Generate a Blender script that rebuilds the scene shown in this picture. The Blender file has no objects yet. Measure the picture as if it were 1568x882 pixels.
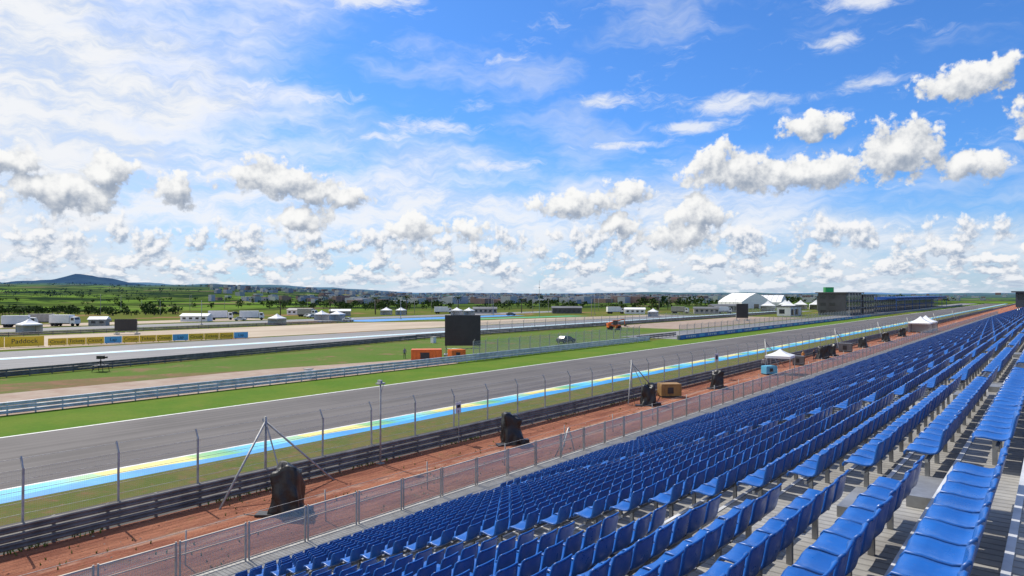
import bpy, bmesh, math, random
import numpy as np
from mathutils import Vector, noise
random.seed(7); rng=np.random.default_rng(7)
TH=math.radians(38.66); SN,CS=math.sin(TH),math.cos(TH)
def site(r,d):
    return (CS*r-SN*d, SN*r+CS*d)
C=bpy.context.scene.collection
# ---------------------------------------------------------------- node helpers
class NT:
    def __init__(s,nt): s.nt=nt
    def n(s,t,**k):
        x=s.nt.nodes.new(t)
        for a,b in k.items(): setattr(x,a,b)
        return x
    def put(s,sock,v):
        if hasattr(v,'is_linked'): s.nt.links.new(v,sock)
        else:
            try: sock.default_value=v
            except Exception: sock.default_value=tuple(v)+(1,)
    def m(s,op,a,b=None,c=None,clamp=False):
        x=s.n('ShaderNodeMath',operation=op,use_clamp=clamp); s.put(x.inputs[0],a)
        if b is not None: s.put(x.inputs[1],b)
        if c is not None: s.put(x.inputs[2],c)
        return x.outputs[0]
    def v(s,op,a,b=None,sc=None,c=None):
        x=s.n('ShaderNodeVectorMath',operation=op); s.put(x.inputs[0],a)
        if b is not None: s.put(x.inputs[1],b)
        if c is not None: s.put(x.inputs[2],c)
        if sc is not None: s.put(x.inputs['Scale'],sc)
        return x.outputs['Value'] if op in('LENGTH','DOT_PRODUCT','DISTANCE') else x.outputs[0]
    def ss(s,x,a,b,o0=0.0,o1=1.0):
        y=s.n('ShaderNodeMapRange',interpolation_type='SMOOTHSTEP')
        s.put(y.inputs[0],x)
        for i,q in enumerate((a,b,o0,o1)): s.put(y.inputs[i+1],q)
        return y.outputs[0]
    def mix(s,f,a,b,bt='MIX'):
        x=s.n('ShaderNodeMix',data_type='RGBA',blend_type=bt,clamp_factor=True)
        s.put(x.inputs[0],f); s.put(x.inputs[6],a); s.put(x.inputs[7],b)
        return x.outputs[2]
    def noise(s,vec,scale,det=4,rough=.55,dist=0,dim='3D'):
        x=s.n('ShaderNodeTexNoise',noise_dimensions=dim)
        s.put(x.inputs['Vector'],vec); x.inputs['Scale'].default_value=scale
        x.inputs['Detail'].default_value=det; x.inputs['Roughness'].default_value=rough
        x.inputs['Distortion'].default_value=dist
        return x.outputs['Fac'] if 'Fac' in x.outputs else x.outputs[0]
    def vor(s,vec,scale,det=2):
        x=s.n('ShaderNodeTexVoronoi',feature='F1',voronoi_dimensions='2D')
        s.put(x.inputs['Vector'],vec); x.inputs['Scale'].default_value=scale
        x.inputs['Detail'].default_value=det; x.inputs['Roughness'].default_value=.55
        return x.outputs['Distance']
    def xyz(s,v):
        x=s.n('ShaderNodeSeparateXYZ'); s.put(x.inputs[0],v); return x.outputs
    def cxyz(s,a,b,c=0.0):
        x=s.n('ShaderNodeCombineXYZ'); s.put(x.inputs[0],a); s.put(x.inputs[1],b); s.put(x.inputs[2],c); return x.outputs[0]
def c4(c): return tuple(c)+(1,) if len(c)==3 else c
def newmat(name):
    m=bpy.data.materials.new(name); m.use_nodes=True; nt=m.node_tree
    b=nt.nodes['Principled BSDF']; T=NT(nt)
    pos=T.n('ShaderNodeNewGeometry').outputs['Position']
    return m,T,b,pos
def bump(T,b,h,st,dist=.05):
    x=T.n('ShaderNodeBump'); x.inputs['Strength'].default_value=st; x.inputs['Distance'].default_value=dist
    T.put(x.inputs['Height'],h); T.nt.links.new(x.outputs[0],b.inputs['Normal'])
def simple(name,col,rough=.6,metal=0,col2=None,sc=3,bst=0,bsc=30,spec=None,str=None):
    m,T,b,pos=newmat(name)
    if col2 is None: col2=tuple(x*.72 for x in col)
    v=T.v('MULTIPLY',pos,str) if str else pos
    f=T.ss(T.noise(v,sc,4,.65),.32,.68)
    T.put(b.inputs['Base Color'],T.mix(f,c4(col),c4(col2)))
    b.inputs['Roughness'].default_value=rough; b.inputs['Metallic'].default_value=metal
    if spec is not None: b.inputs['Specular IOR Level'].default_value=spec
    if bst: bump(T,b,T.noise(v,bsc,3),bst)
    return m
# ---------------------------------------------------------------- mesh helpers
class MB:
    def __init__(s): s.v=[];s.f=[];s.mi=[];s.sm=[]
    def add(s,vs,fs,mi=0,sm=False):
        o=len(s.v); s.v+= [tuple(p) for p in vs]
        for f in fs: s.f.append(tuple(o+i for i in f)); s.mi.append(mi); s.sm.append(sm)
    def box(s,x0,x1,y0,y1,z0,z1,mi=0):
        s.add([(x0,y0,z0),(x1,y0,z0),(x1,y1,z0),(x0,y1,z0),(x0,y0,z1),(x1,y0,z1),(x1,y1,z1),(x0,y1,z1)],
              [(0,3,2,1),(4,5,6,7),(0,1,5,4),(1,2,6,5),(2,3,7,6),(3,0,4,7)],mi)
    def cb(s,cx,cy,cz,sx,sy,sz,mi=0): s.box(cx-sx/2,cx+sx/2,cy-sy/2,cy+sy/2,cz-sz/2,cz+sz/2,mi)
    def tube(s,a,b,r,mi=0,n=6,r2=None,cap=True):
        a=Vector(a);b=Vector(b);d=(b-a).normalized()
        u=d.orthogonal().normalized(); w=d.cross(u); r2=r if r2 is None else r2
        vs=[a+(u*math.cos(t)+w*math.sin(t))*r for t in [2*math.pi*i/n for i in range(n)]]
        vs+=[b+(u*math.cos(t)+w*math.sin(t))*r2 for t in [2*math.pi*i/n for i in range(n)]]
        fs=[(i,(i+1)%n,n+(i+1)%n,n+i) for i in range(n)]
        if cap: fs+=[tuple(range(n-1,-1,-1)),tuple(range(n,2*n))]
        s.add(vs,fs,mi,n>5)
    def obj(s,name,mats,parent=None,loc=None,rz=None):
        me=bpy.data.meshes.new(name); me.from_pydata(s.v,[],s.f)
        for m in (mats if isinstance(mats,(list,tuple)) else [mats]): me.materials.append(m)
        me.polygons.foreach_set('material_index',s.mi); me.polygons.foreach_set('use_smooth',s.sm); me.update()
        o=bpy.data.objects.new(name,me); C.objects.link(o)
        if parent: o.parent=parent
        if loc: o.location=loc
        if rz is not None: o.rotation_euler=(0,0,rz)
        return o
def empty(name,loc=(0,0,0),rz=0):
    e=bpy.data.objects.new(name,None); C.objects.link(e); e.location=loc; e.rotation_euler=(0,0,rz); return e
def sheet(name,pts,z,mat):
    b=MB(); b.add([(x,y,z) for x,y in pts],[tuple(range(len(pts)))]); return b.obj(name,mat)
def strip(name,x0,x1,y0,y1,z,mat): return sheet(name,[(x0,y0),(x1,y0),(x1,y1),(x0,y1)],z,mat)

# ---------------------------------------------------------------- camera
cam=bpy.data.cameras.new('camera'); co=bpy.data.objects.new('camera',cam); C.objects.link(co)
cam.lens=24; cam.sensor_width=36; cam.clip_start=.05; cam.clip_end=60000
co.location=(0,0,10); co.rotation_euler=(math.radians(90.49),0,TH)
bpy.context.scene.camera=co
vs=bpy.context.scene.view_settings; vs.view_transform='Standard'; vs.look='None'; vs.exposure=0
# ---------------------------------------------------------------- sun
SAZ=math.radians(-82); SEL=math.radians(50)
sd=Vector((math.sin(SAZ)*math.cos(SEL),math.cos(SAZ)*math.cos(SEL),math.sin(SEL)))
l=bpy.data.lights.new('sun','SUN'); l.energy=4.9; l.angle=math.radians(.53); l.color=(1,.94,.85)
lo=bpy.data.objects.new('sun',l); C.objects.link(lo); lo.rotation_euler=sd.to_track_quat('Z','Y').to_euler(); lo.location=(0,0,60)
# ---------------------------------------------------------------- sky
w=bpy.data.worlds.new('World'); bpy.context.scene.world=w; w.use_nodes=True; T=NT(w.node_tree)
try: w.cycles.sampling_method='NONE'
except Exception as ex: print('samp',ex)
bg=w.node_tree.nodes['Background']; bg.inputs['Strength'].default_value=.1
sky=T.n('ShaderNodeTexSky',sky_type='NISHITA'); sky.sun_disc=False; sky.sun_elevation=SEL; sky.sun_rotation=SAZ
sky.air_density=1.0; sky.dust_density=.5; sky.ozone_density=3
skyc=T.v('MULTIPLY',sky.outputs[0],(.52,.98,1.58))
D=T.n('ShaderNodeTexCoord').outputs['Generated']; X,Y,Z=T.xyz(D)
r_=T.m('ADD',T.m('MULTIPLY',X,CS),T.m('MULTIPLY',Y,SN)); d_=T.m('SUBTRACT',T.m('MULTIPLY',Y,CS),T.m('MULTIPLY',X,SN))
AZ=T.m('MULTIPLY',T.m('ARCTAN2',r_,d_),57.2958); EL=T.m('MULTIPLY',T.m('ARCSINE',Z),57.2958)
P=T.cxyz(AZ,EL,0.0)
wn=T.n('ShaderNodeTexNoise',noise_dimensions='2D'); T.put(wn.inputs['Vector'],P); wn.inputs['Scale'].default_value=.45; wn.inputs['Detail'].default_value=2
WV=T.v('SUBTRACT',wn.outputs['Color'],(.5,.5,.5))
blobs=[(-33.3,7.2,3.9,1.7),(-30.6,8.7,2.2,1.4),(-36.6,9.0,2.6,1.3),(-26,7.8,2.0,1.3),(-19.3,9.0,3.6,1.8),(-15.2,8.0,3.8,1.1),
 (5.5,7.4,5.2,1.1),(9.6,8.2,1.9,1.4),(17.7,10.0,3.6,1.9),(23.2,9.3,6.5,1.5),(29.7,10.3,3.4,2.3),(33.8,8.9,2.6,1.0),(23.8,12.7,2.2,1.3),
 (33.8,14.6,2.9,1.4),(35.3,15.2,1.7,1.1),(38.6,11.2,2.6,2.0),(15.5,6.4,2.4,1.6),(13.7,4.9,3.2,1.4),(9,5.9,2.2,1.0),(-8,5.6,2.1,1.3),(-17.4,5.9,2.3,1.2),(-3.5,5.3,1.9,.9)]
def cum(P):
    Pw=T.v('ADD',P,T.v('SCALE',WV,sc=1.2)); m=None
    for a,e,ha,he in blobs:
        q=T.v('LENGTH',T.v('MULTIPLY_ADD',Pw,(1/ha,1/he,0),c=(-a/ha,-e/he,0)))
        m=q if m is None else T.m('MINIMUM',m,q)
    m=T.m('MULTIPLY_ADD',T.m('MINIMUM',m,2.2),-1.15,1.30)
    t=T.m('MULTIPLY_ADD',T.noise(P,.5,7,.64,0,'2D'),2.2,-1.1)
    v=T.m('MULTIPLY_ADD',T.vor(P,.8,2),-.5,.23)
    return T.m('ADD',T.m('ADD',m,t),v)
def band(P):
    az,el,_=T.xyz(P)
    e2=T.m('MULTIPLY',T.m('LOGARITHM',T.m('ADD',T.m('MAXIMUM',el,-.5),1.5),2.718),4.2)
    qs=T.cxyz(T.m('MULTIPLY',az,.72),e2,3.0)
    t=T.m('MULTIPLY_ADD',T.noise(qs,.55,7,.64,0,'2D'),3.1,-1.55)
    v=T.m('MULTIPLY_ADD',T.vor(qs,.95,2),-.8,.36)
    env=T.ss(el,4.4,7.6,0.46,-1.2)
    return T.m('ADD',T.m('ADD',t,v),env)
d1=cum(P); d1b=cum(T.v('ADD',P,(-.35,.8,0)))
b1=band(P); b1b=band(T.v('ADD',P,(-.15,.42,0)))
ciP=T.v('MULTIPLY',T.v('ADD',P,T.v('SCALE',WV,sc=1.6)),(.05,.2,1))
rt=T.n('ShaderNodeVectorRotate'); rt.rotation_type='Z_AXIS'; T.put(rt.inputs['Vector'],ciP); rt.inputs['Angle'].default_value=math.radians(12)
ci=T.noise(rt.outputs[0],1.0,7,.6,0,'2D')
ci2=T.noise(T.v('MULTIPLY',rt.outputs[0],(3.2,2.6,1)),1.0,7,.66,0,'2D')
cin=T.m('SUBTRACT',ci,.5)
covL=T.ss(T.m('MULTIPLY_ADD',cin,30,AZ),-31,-14,1,0)
covB=T.ss(T.m('ADD',EL,T.m('MULTIPLY_ADD',AZ,.14,T.m('MULTIPLY',cin,14))),6.0,13.5,1,0)
W=None
for a,e,ha,he in [(19,15.0,9.5,1.4),(27,15.3,4,1.0),(7,15.6,4.5,1.1),(15,13.3,5,.8),(25,18.4,3,1.2),(-9,13.7,9,1.2),(-12,12.8,5,.9),(-12,23,7,1.8),(28,21.,4,1.2),(-22,15.5,10,1.8),(-2,10.6,7,1.1),(8,12.2,6,.7)]:
    q=T.v('LENGTH',T.v('MULTIPLY_ADD',P,(1/ha,1/he,0),c=(-a/ha,-e/he,0)))
    W=q if W is None else T.m('MINIMUM',W,q)
W=T.ss(W,1.1,0)
wisp=T.ss(T.m('MULTIPLY_ADD',W,.34,ci2),.56,.95)
veil=T.m('MAXIMUM',T.m('MULTIPLY',covL,T.ss(ci2,.25,.60,.72,1.0)),T.m('MULTIPLY',covB,T.ss(ci2,.30,.66,.55,.95)))
veil=T.m('MAXIMUM',veil,T.ss(ci,.50,.74,0,.38))
veil=T.m('MAXIMUM',veil,T.m('MULTIPLY',wisp,.85))
def lit(a,b,k,base): return T.ss(T.m('MULTIPLY_ADD',T.m('SUBTRACT',a,b),k,base),0,1)
vc=T.mix(T.ss(ci2,.33,.62),(7.0,7.6,8.4,1),(8.9,9.1,9.5,1))
vc=T.mix(T.ss(EL,0,6,.8,0),vc,(6.2,7.1,8.3,1))
cc=T.mix(lit(d1,d1b,.50,.50),(3.3,3.9,4.9,1),(9.6,9.6,9.5,1))
bc=T.mix(lit(b1,b1b,1.0,.50),(3.5,4.4,5.8,1),(9.4,9.4,9.5,1))
bc=T.mix(T.ss(EL,-.2,2.2,.55,0),bc,(6.4,7.3,8.5,1))
col=T.mix(veil,skyc,vc)
col=T.mix(T.m('MULTIPLY',T.ss(b1,-.10,.36),.95),col,bc)
col=T.mix(T.ss(d1,-.08,.34),col,cc)
T.nt.links.new(col,bg.inputs['Color'])

# ---------------------------------------------------------------- materials
def grassmat(name,ca,cb,cc,s1=.25,s2=3,thr=(.55,.75)):
    m,T,b,pos=newmat(name)
    f1=T.ss(T.noise(pos,s1,5,.6),.35,.65); f2=T.ss(T.noise(pos,s1*2.3,6,.7,.5),*thr)
    f3=T.noise(pos,s2,4,.8)
    c=T.mix(f1,c4(ca),c4(cb)); c=T.mix(f2,c,c4(cc)); c=T.mix(T.ss(f3,.3,.7,0,.35),c,T.mix(.5,c,(0.01,.02,.005,1)))
    T.put(b.inputs['Base Color'],c); b.inputs['Roughness'].default_value=.95; b.inputs['Specular IOR Level'].default_value=.1
    bump(T,b,T.noise(pos,s2*4,4,.7),.5,.04); return m
M_grass=grassmat('grass_green',(.085,.17,.012),(.12,.185,.018),(.18,.17,.04),.2,2.2,(.58,.85))
M_grassd=grassmat('grass_dry',(.10,.13,.025),(.145,.135,.04),(.20,.12,.06),.5,3,(.5,.7))
M_grassi=grassmat('grass_infield',(.08,.155,.015),(.115,.155,.028),(.21,.135,.07),.08,1.5,(.53,.70))
M_grassb=grassmat('grass_worn',(.12,.14,.035),(.17,.12,.055),(.25,.13,.08),.12,1.5,(.45,.65))
def dirtmat(name,a,b2,c3):
    m,T,b,pos=newmat(name)
    p2=T.v('MULTIPLY',pos,(1,.22,1))
    f=T.ss(T.noise(p2,.9,6,.65,.6),.35,.65); g=T.ss(T.noise(pos,.45,6,.7,.8),.57,.70); h=T.ss(T.noise(pos,7,5,.75),.55,.75)
    c=T.mix(f,c4(a),c4(b2)); c=T.mix(T.m('MULTIPLY',g,.5),c,c4(c3)); c=T.mix(T.m('MULTIPLY',h,.5),c,(.46,.30,.22,1))
    xs,ys,zs=T.xyz(pos)
    rut=T.m('ABSOLUTE',T.m('SUBTRACT',T.m('ABSOLUTE',T.m('ADD',T.m('ADD',xs,27.4),T.m('MULTIPLY',T.m('SINE',T.m('MULTIPLY',ys,.11)),.5))),.85))
    rm=T.m('MULTIPLY',T.ss(rut,.32,.12),T.ss(T.noise(pos,.6,4,.6),.38,.6))
    c=T.mix(T.m('MULTIPLY',rm,.55),c,(.48,.31,.23,1))
    T.put(b.inputs['Base Color'],c); b.inputs['Roughness'].default_value=.95; b.inputs['Specular IOR Level'].default_value=.15
    bump(T,b,T.m('SUBTRACT',T.m('ADD',T.noise(p2,1.8,6,.7,.5),T.m('MULTIPLY',T.noise(pos,9,4,.7),.3)),T.m('MULTIPLY',rm,.25)),1.0,.35); return m
M_dirt=dirtmat('red_earth',(.40,.165,.095),(.26,.095,.058),(.17,.13,.05))
M_tan=simple('tan_concrete',(.34,.27,.21),.9,col2=(.27,.18,.13),sc=.3,bst=.3,bsc=5)
M_sand=simple('gravel_sand',(.46,.38,.28),.95,col2=(.36,.28,.2),sc=.1,str=(1,.3,1))
def asphalt(name,a,b2,streak=True):
    m,T,b,pos=newmat(name)
    s=T.noise(T.v('MULTIPLY',pos,(1.3,.012,1)),1.0,5,.65); n=T.noise(pos,.09,4,.6); g=T.noise(pos,25,2,.8)
    f=T.m('ADD',T.m('MULTIPLY',s,.65),T.m('MULTIPLY',n,.35))
    c=T.mix(T.ss(f,.38,.60),c4(a),c4(b2)); c=T.mix(T.ss(g,.3,.7,0,.35),c,T.mix(.5,c,(.02,.02,.02,1)))
    T.put(b.inputs['Base Color'],c); b.inputs['Roughness'].default_value=.8; b.inputs['Specular IOR Level'].default_value=.3
    bump(T,b,g,.25,.01); return m
M_asph=asphalt('asphalt',(.088,.080,.077),(.142,.130,.124))
M_asph2=asphalt('asphalt_pale',(.19,.19,.195),(.25,.245,.245))
M_serv=asphalt('asphalt_service',(.045,.045,.045),(.075,.07,.065))
M_white=simple('white_paint',(.75,.75,.73),.6,col2=(.55,.55,.52),sc=1.5)
M_cyan=simple('cyan_paint',(.35,.62,.72),.7,col2=(.5,.62,.66),sc=.3)
M_bluep=simple('blue_paint',(.03,.2,.55),.6,col2=(.04,.24,.5),sc=.4)
M_greenp=simple('green_paint',(.05,.33,.10),.6,sc=.4)
M_galv=simple('galvanised_steel',(.42,.43,.43),.45,.6,col2=(.28,.28,.28),sc=2.5)
M_railb=simple('bright_rail_steel',(.72,.73,.74),.45,.1,col2=(.5,.51,.51),sc=1.5)
M_galvd=simple('weathered_steel',(.27,.26,.24),.6,.3,col2=(.15,.14,.13),sc=1.2)
M_post=simple('post_steel',(.45,.45,.44),.55,.15,col2=(.30,.30,.29),sc=3)
M_conc=simple('concrete',(.38,.37,.35),.9,col2=(.28,.27,.25),sc=1.2,bst=.2)
M_black=simple('black_tarpaulin',(.012,.012,.013),.42,col2=(.02,.02,.022),sc=3,bst=.5,bsc=6)
M_dark=simple('dark_panel',(.018,.019,.021),.5,col2=(.025,.026,.028),sc=.8)
M_frame=simple('dark_steel',(.05,.05,.055),.5,.3)
M_tent=simple('white_canvas',(.8,.8,.8),.7,col2=(.7,.71,.72),sc=.8)
M_orange=simple('orange_paint',(.75,.15,.015),.5,col2=(.6,.12,.015),sc=1)
M_rubber=simple('rubber',(.02,.02,.02),.8)
M_glass=simple('dark_glass',(.03,.04,.05),.12,spec=.8)
M_yel=simple('yellow_board',(.95,.62,.03),.5,col2=(.88,.55,.03),sc=.4)
M_blue_b=simple('blue_board',(.03,.13,.45),.5,col2=(.04,.2,.5),sc=.3)
M_lblue_b=simple('pale_blue_board',(.12,.45,.65),.5,col2=(.1,.38,.6),sc=.3)
M_brown=simple('ochre_box',(.33,.2,.07),.7,col2=(.25,.14,.05),sc=2)
M_grey=simple('grey_cladding',(.16,.165,.17),.6,col2=(.12,.12,.125),sc=.2)
M_dgrey=simple('dark_cladding',(.09,.095,.10),.6,col2=(.06,.06,.065),sc=.2)
M_roofb=simple('blue_roof',(.02,.12,.42),.5)
# seat plastic
M_seat,T,b,pos=newmat('blue_plastic')
nz=T.noise(pos,1.3,4,.7)
c=T.mix(T.ss(nz,.3,.7),(.006,.085,.34,1),(.010,.115,.43,1))
c=T.mix(T.ss(T.noise(pos,9,4,.8),.58,.8,0,.35),c,(.16,.22,.34,1))
T.put(b.inputs['Base Color'],c)
T.put(b.inputs['Roughness'],T.ss(T.noise(pos,6,3,.7),.3,.7,.26,.5)); b.inputs['Specular IOR Level'].default_value=.45
# deck
M_deck,T,b,pos=newmat('aluminium_decking')
x,y,z=T.xyz(pos)
rib=T.m('FRACT',T.m('MULTIPLY',y,6.25)); ribm=T.ss(T.m('ABSOLUTE',T.m('SUBTRACT',rib,.5)),.36,.46)
n=T.noise(pos,1.5,5,.7); c=T.mix(T.ss(n,.3,.7),(.40,.39,.36,1),(.27,.26,.24,1))
c=T.mix(T.m('MULTIPLY',ribm,.55),c,(.1,.1,.095,1)); c=T.mix(T.ss(T.noise(pos,.7,5,.7,1),.52,.7,0,.5),c,(.16,.14,.12,1))
T.put(b.inputs['Base Color'],c); b.inputs['Roughness'].default_value=.6; b.inputs['Metallic'].default_value=.15
bump(T,b,T.m('SUBTRACT',1.0,ribm),.6,.02)
# wire mesh
def wiremesh(name,pitch,frac,col,extra=0):
    m,T,b,pos=newmat(name); x,y,z=T.xyz(pos)
    def g(q): return T.m('LESS_THAN',T.m('FRACT',T.m('MULTIPLY',q,1/pitch)),frac)
    f=T.m('MAXIMUM',g(y),g(z)); 
    if extra: f=T.m('MAXIMUM',f,extra)
    b.inputs['Base Color'].default_value=c4(col); b.inputs['Roughness'].default_value=.5
    tr=T.n('ShaderNodeBsdfTransparent'); mx=T.n('ShaderNodeMixShader'); T.put(mx.inputs[0],f)
    T.nt.links.new(tr.outputs[0],mx.inputs[1]); T.nt.links.new(b.outputs[0],mx.inputs[2])
    T.nt.links.new(mx.outputs[0],T.nt.nodes['Material Output'].inputs[0]); return m
M_mesh=wiremesh('chain_link',.08,.045,(.4,.4,.4))
M_panel=wiremesh('fence_mesh',.05,.14,(.46,.52,.46),.34)
M_panel2=wiremesh('fence_mesh_light',.05,.10,(.42,.44,.42),.1)
# painted kerb strip
M_kerb,T,b,pos=newmat('painted_runoff')
x,y,z=T.xyz(pos)
ph=T.m('FRACT',T.m('ADD',T.m('MULTIPLY',y,1/13.0),T.m('MULTIPLY',x,-.02)))
rp=T.n('ShaderNodeValToRGB'); T.put(rp.inputs[0],ph); cr=rp.color_ramp
cr.elements[0].position=0; cr.elements[0].color=(.75,.62,.16,1); cr.elements[1].position=.36; cr.elements[1].color=(.72,.66,.2,1)
for p_,c_ in ((.42,(.25,.5,.16,1)),(.55,(.1,.42,.2,1)),(.62,(.06,.42,.6,1)),(.8,(.10,.55,.75,1)),(.93,(.3,.55,.3,1))):
    e=cr.elements.new(p_); e.color=c_
azure=T.mix(T.ss(T.noise(pos,.3,4),.4,.6),(.01,.25,.60,1),(.02,.31,.66,1))
edge=T.m('ADD',x,T.m('MULTIPLY',T.m('SINE',T.m('MULTIPLY',y,.48)),.35))
c=T.mix(T.m('GREATER_THAN',edge,-40.5),rp.outputs[0],azure)
c=T.mix(T.ss(T.noise(pos,2.5,5,.75),.5,.8,0,.4),c,(.3,.32,.33,1))
T.put(b.inputs['Base Color'],c); b.inputs['Roughness'].default_value=.6
# ---------------------------------------------------------------- terrain
MU=math.radians(38.66+32.7)  # bearing of hill, left of +Y
def sst(x,a,b):
    t=min(1,max(0,(x-a)/(b-a))); return t*t*(3-2*t)
def hz(x,y):
    yy=min(max(y,-200),800); dd=math.hypot(x+60,y-yy)
    if dd<300: return 0.0
    t=sst(dd,300,1200)
    n=noise.fractal(Vector((x*.0006,y*.0006,0)),1,2,5)
    n2=noise.fractal(Vector((x*.003,y*.003,5)),1,2,4)
    ph=math.degrees(math.atan2(-x,y)); r=math.hypot(x,y)
    LF=min(1,max(0,(ph-46)/16))
    h=t*(-9*(1-LF)+n*.006*min(dd,5000)+n2*4)+LF*38*sst(r,500,3200)
    H=16+ 55*LF
    h+=sst(r,2500,9000)*H*(1+.5*noise.fractal(Vector((ph*.22,r*.0004,2)),1,2,5))
    return h
phis=[]; a=-12.0
while a<88: phis.append(a); a+=.3
while a<348: phis.append(a); a+=4
rs=[0.5,60,200,330,420,520]; r=600
while r<15000: rs.append(r); r*=1.055
vsl=[(-rr*math.sin(math.radians(p)),rr*math.cos(math.radians(p)),0) for rr in rs for p in phis]
vsl=[(x,y,hz(x,y)) for x,y,_ in vsl]; n_=len(phis)
fs=[(i*n_+j,i*n_+(j+1)%n_,(i+1)*n_+(j+1)%n_,(i+1)*n_+j) for i in range(len(rs)-1) for j in range(n_)]
M_gr,T,b,pos=newmat('ground_land')
R=T.v('LENGTH',pos)
fld=T.ss(T.noise(pos,.004,4,.5,.5),.42,.56); wood=T.ss(T.noise(pos,.011,7,.7,.3),.47,.55); pt=T.ss(T.noise(pos,.12,5,.7),.35,.65)
near=T.mix(pt,(.085,.13,.025,1),(.14,.135,.045,1)); near=T.mix(T.ss(T.noise(pos,.03,5,.65,.5),.55,.64),near,(.26,.15,.09,1))
far=T.mix(fld,(.065,.10,.025,1),(.12,.20,.035,1)); far=T.mix(wood,far,(.018,.036,.018,1))
far=T.mix(T.ss(T.noise(pos,.006,3,.5,1),.62,.64,0,.6),far,(.22,.17,.1,1))
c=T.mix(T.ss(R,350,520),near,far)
c=T.mix(T.ss(R,900,4200,0,.78),c,(.05,.10,.125,1)); c=T.mix(T.ss(R,4000,11000,0,.9),c,(.11,.21,.38,1))  # aerial haze painted into the land colour, bluer with distance
T.put(b.inputs['Base Color'],c); b.inputs['Roughness'].default_value=1; b.inputs['Specular IOR Level'].default_value=0
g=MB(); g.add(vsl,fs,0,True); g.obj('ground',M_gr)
# hill
M_hill=simple('hazy_forest',(.03,.065,.125),1,col2=(.04,.085,.14),sc=.006,spec=0)  # forest green shifted to blue: distance haze is part of the base colour
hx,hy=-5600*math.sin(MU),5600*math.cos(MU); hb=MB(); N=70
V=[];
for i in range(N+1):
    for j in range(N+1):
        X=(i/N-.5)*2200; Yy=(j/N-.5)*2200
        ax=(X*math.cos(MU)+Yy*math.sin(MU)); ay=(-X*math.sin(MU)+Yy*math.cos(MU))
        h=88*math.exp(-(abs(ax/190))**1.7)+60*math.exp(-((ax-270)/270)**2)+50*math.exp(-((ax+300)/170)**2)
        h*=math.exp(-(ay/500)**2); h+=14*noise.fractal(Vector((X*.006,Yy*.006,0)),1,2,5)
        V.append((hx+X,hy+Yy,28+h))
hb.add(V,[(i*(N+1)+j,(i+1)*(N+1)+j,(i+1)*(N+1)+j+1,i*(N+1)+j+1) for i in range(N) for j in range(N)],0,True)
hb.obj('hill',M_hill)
# ---------------------------------------------------------------- trees (distant masses)
def canopy(mb,x,y,z,h,wd,nq,mi):
    r=random
    mb.tube((x,y,z),(x,y,z+h*.4),.25,2,4,.15,False)
    cl=[(x+r.uniform(-.5,.5)*wd*.7,y+r.uniform(-.5,.5)*wd*.7,z+h*r.uniform(.45,.8),wd*r.uniform(.2,.34)) for _ in range(5)]
    for k in range(nq):
        cx,cy,cz,cr=cl[k%5]
        d=Vector((r.gauss(0,1),r.gauss(0,1),r.gauss(0,1))).normalized()*cr*r.uniform(.6,1.08)
        p=Vector((cx,cy,cz))+Vector((d.x,d.y,d.z*.8))
        nn=(d.normalized()+Vector((r.uniform(-.6,.6),r.uniform(-.6,.6),r.uniform(-.6,.6)))).normalized(); u=nn.orthogonal().normalized(); ww=nn.cross(u); s=cr*r.uniform(.28,.5)
        mb.add([p-u*s,p+ww*s*.8,p+u*s,p-ww*s*.9],[(0,1,2,3)],mi)
def leafm(name,a,b_): return simple(name,a,.95,col2=b_,sc=.12,spec=.1)
M_leaf=leafm('foliage_dark',(.026,.05,.016),(.05,.08,.02)); M_leaf2=leafm('foliage_light',(.06,.10,.022),(.045,.07,.02)); M_leafh=leafm('foliage_hazy',(.035,.068,.055),(.045,.08,.065))  # foliage_hazy carries the far trees' haze tint in its leaf colour
M_bark=simple('bark',(.12,.09,.06),.9)
tm=MB()
def plant(nn,r0,r1,a0,a1,hh=(5,9),mi=None,nq=44,th=-.05,fx=.012):
    for _ in range(nn):
        aa=math.radians(random.uniform(a0,a1)); rr=r0+(r1-r0)*random.random()
        x,y=site(math.tan(aa)*rr,rr)
        if noise.noise(Vector((x*fx,y*fx,1)))<th : continue
        if -150<x and y<800: continue
        h=random.uniform(*hh); canopy(tm,x,y,hz(x,y)-.3,h,h*random.uniform(.9,1.5),nq,random.choice((0,0,1)) if mi is None else mi)
plant(330,262,400,-38,-26,(2,4.5),None,40,.03); plant(320,400,900,-38,-8,(3,6),None,30,.1); plant(420,420,650,-20,22,(3,6),None,34,.0)
plant(3000,800,2600,-38,30,(5,10),3,10,.03,.004)
plant(140,480,800,10,33,(5,9),None,30,-.1)
tm.obj('tree_line',[M_leaf,M_leaf2,M_bark,M_leafh])
def palm(x,y,h):
    e=empty('palm_tree',(x,y,hz(x,y))); t=MB(); t.tube((0,0,0),(.15,0,h),.28,0,7,.16); t.obj('trunk',M_bark,e); f=MB()
    for k in range(16):
        a=k*2.4; L=random.uniform(2.2,3); el=random.uniform(.0,.9); pv=None
        for s in range(5):
            t0=s/4; px=math.cos(a)*L*t0; py=math.sin(a)*L*t0; pz=h+el*L*t0-1.5*t0*t0*L*.55; wd=.35*(1-t0*.8)
            pp=[(px-math.sin(a)*wd,py+math.cos(a)*wd,pz-.12),(px,py,pz+.05),(px+math.sin(a)*wd,py-math.cos(a)*wd,pz-.12)]
            if pv: f.add(pv+pp,[(0,1,4,3),(1,2,5,4)])
            pv=pp
    f.obj('fronds',M_leaf,e)
for u_,d_k,h in ((-66,330,8),(-51,330,8.5),(-80,300,7),(-95,280,7),(-30,380,8),(5,360,7)): palm(*site(u_,d_k),h)
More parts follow.
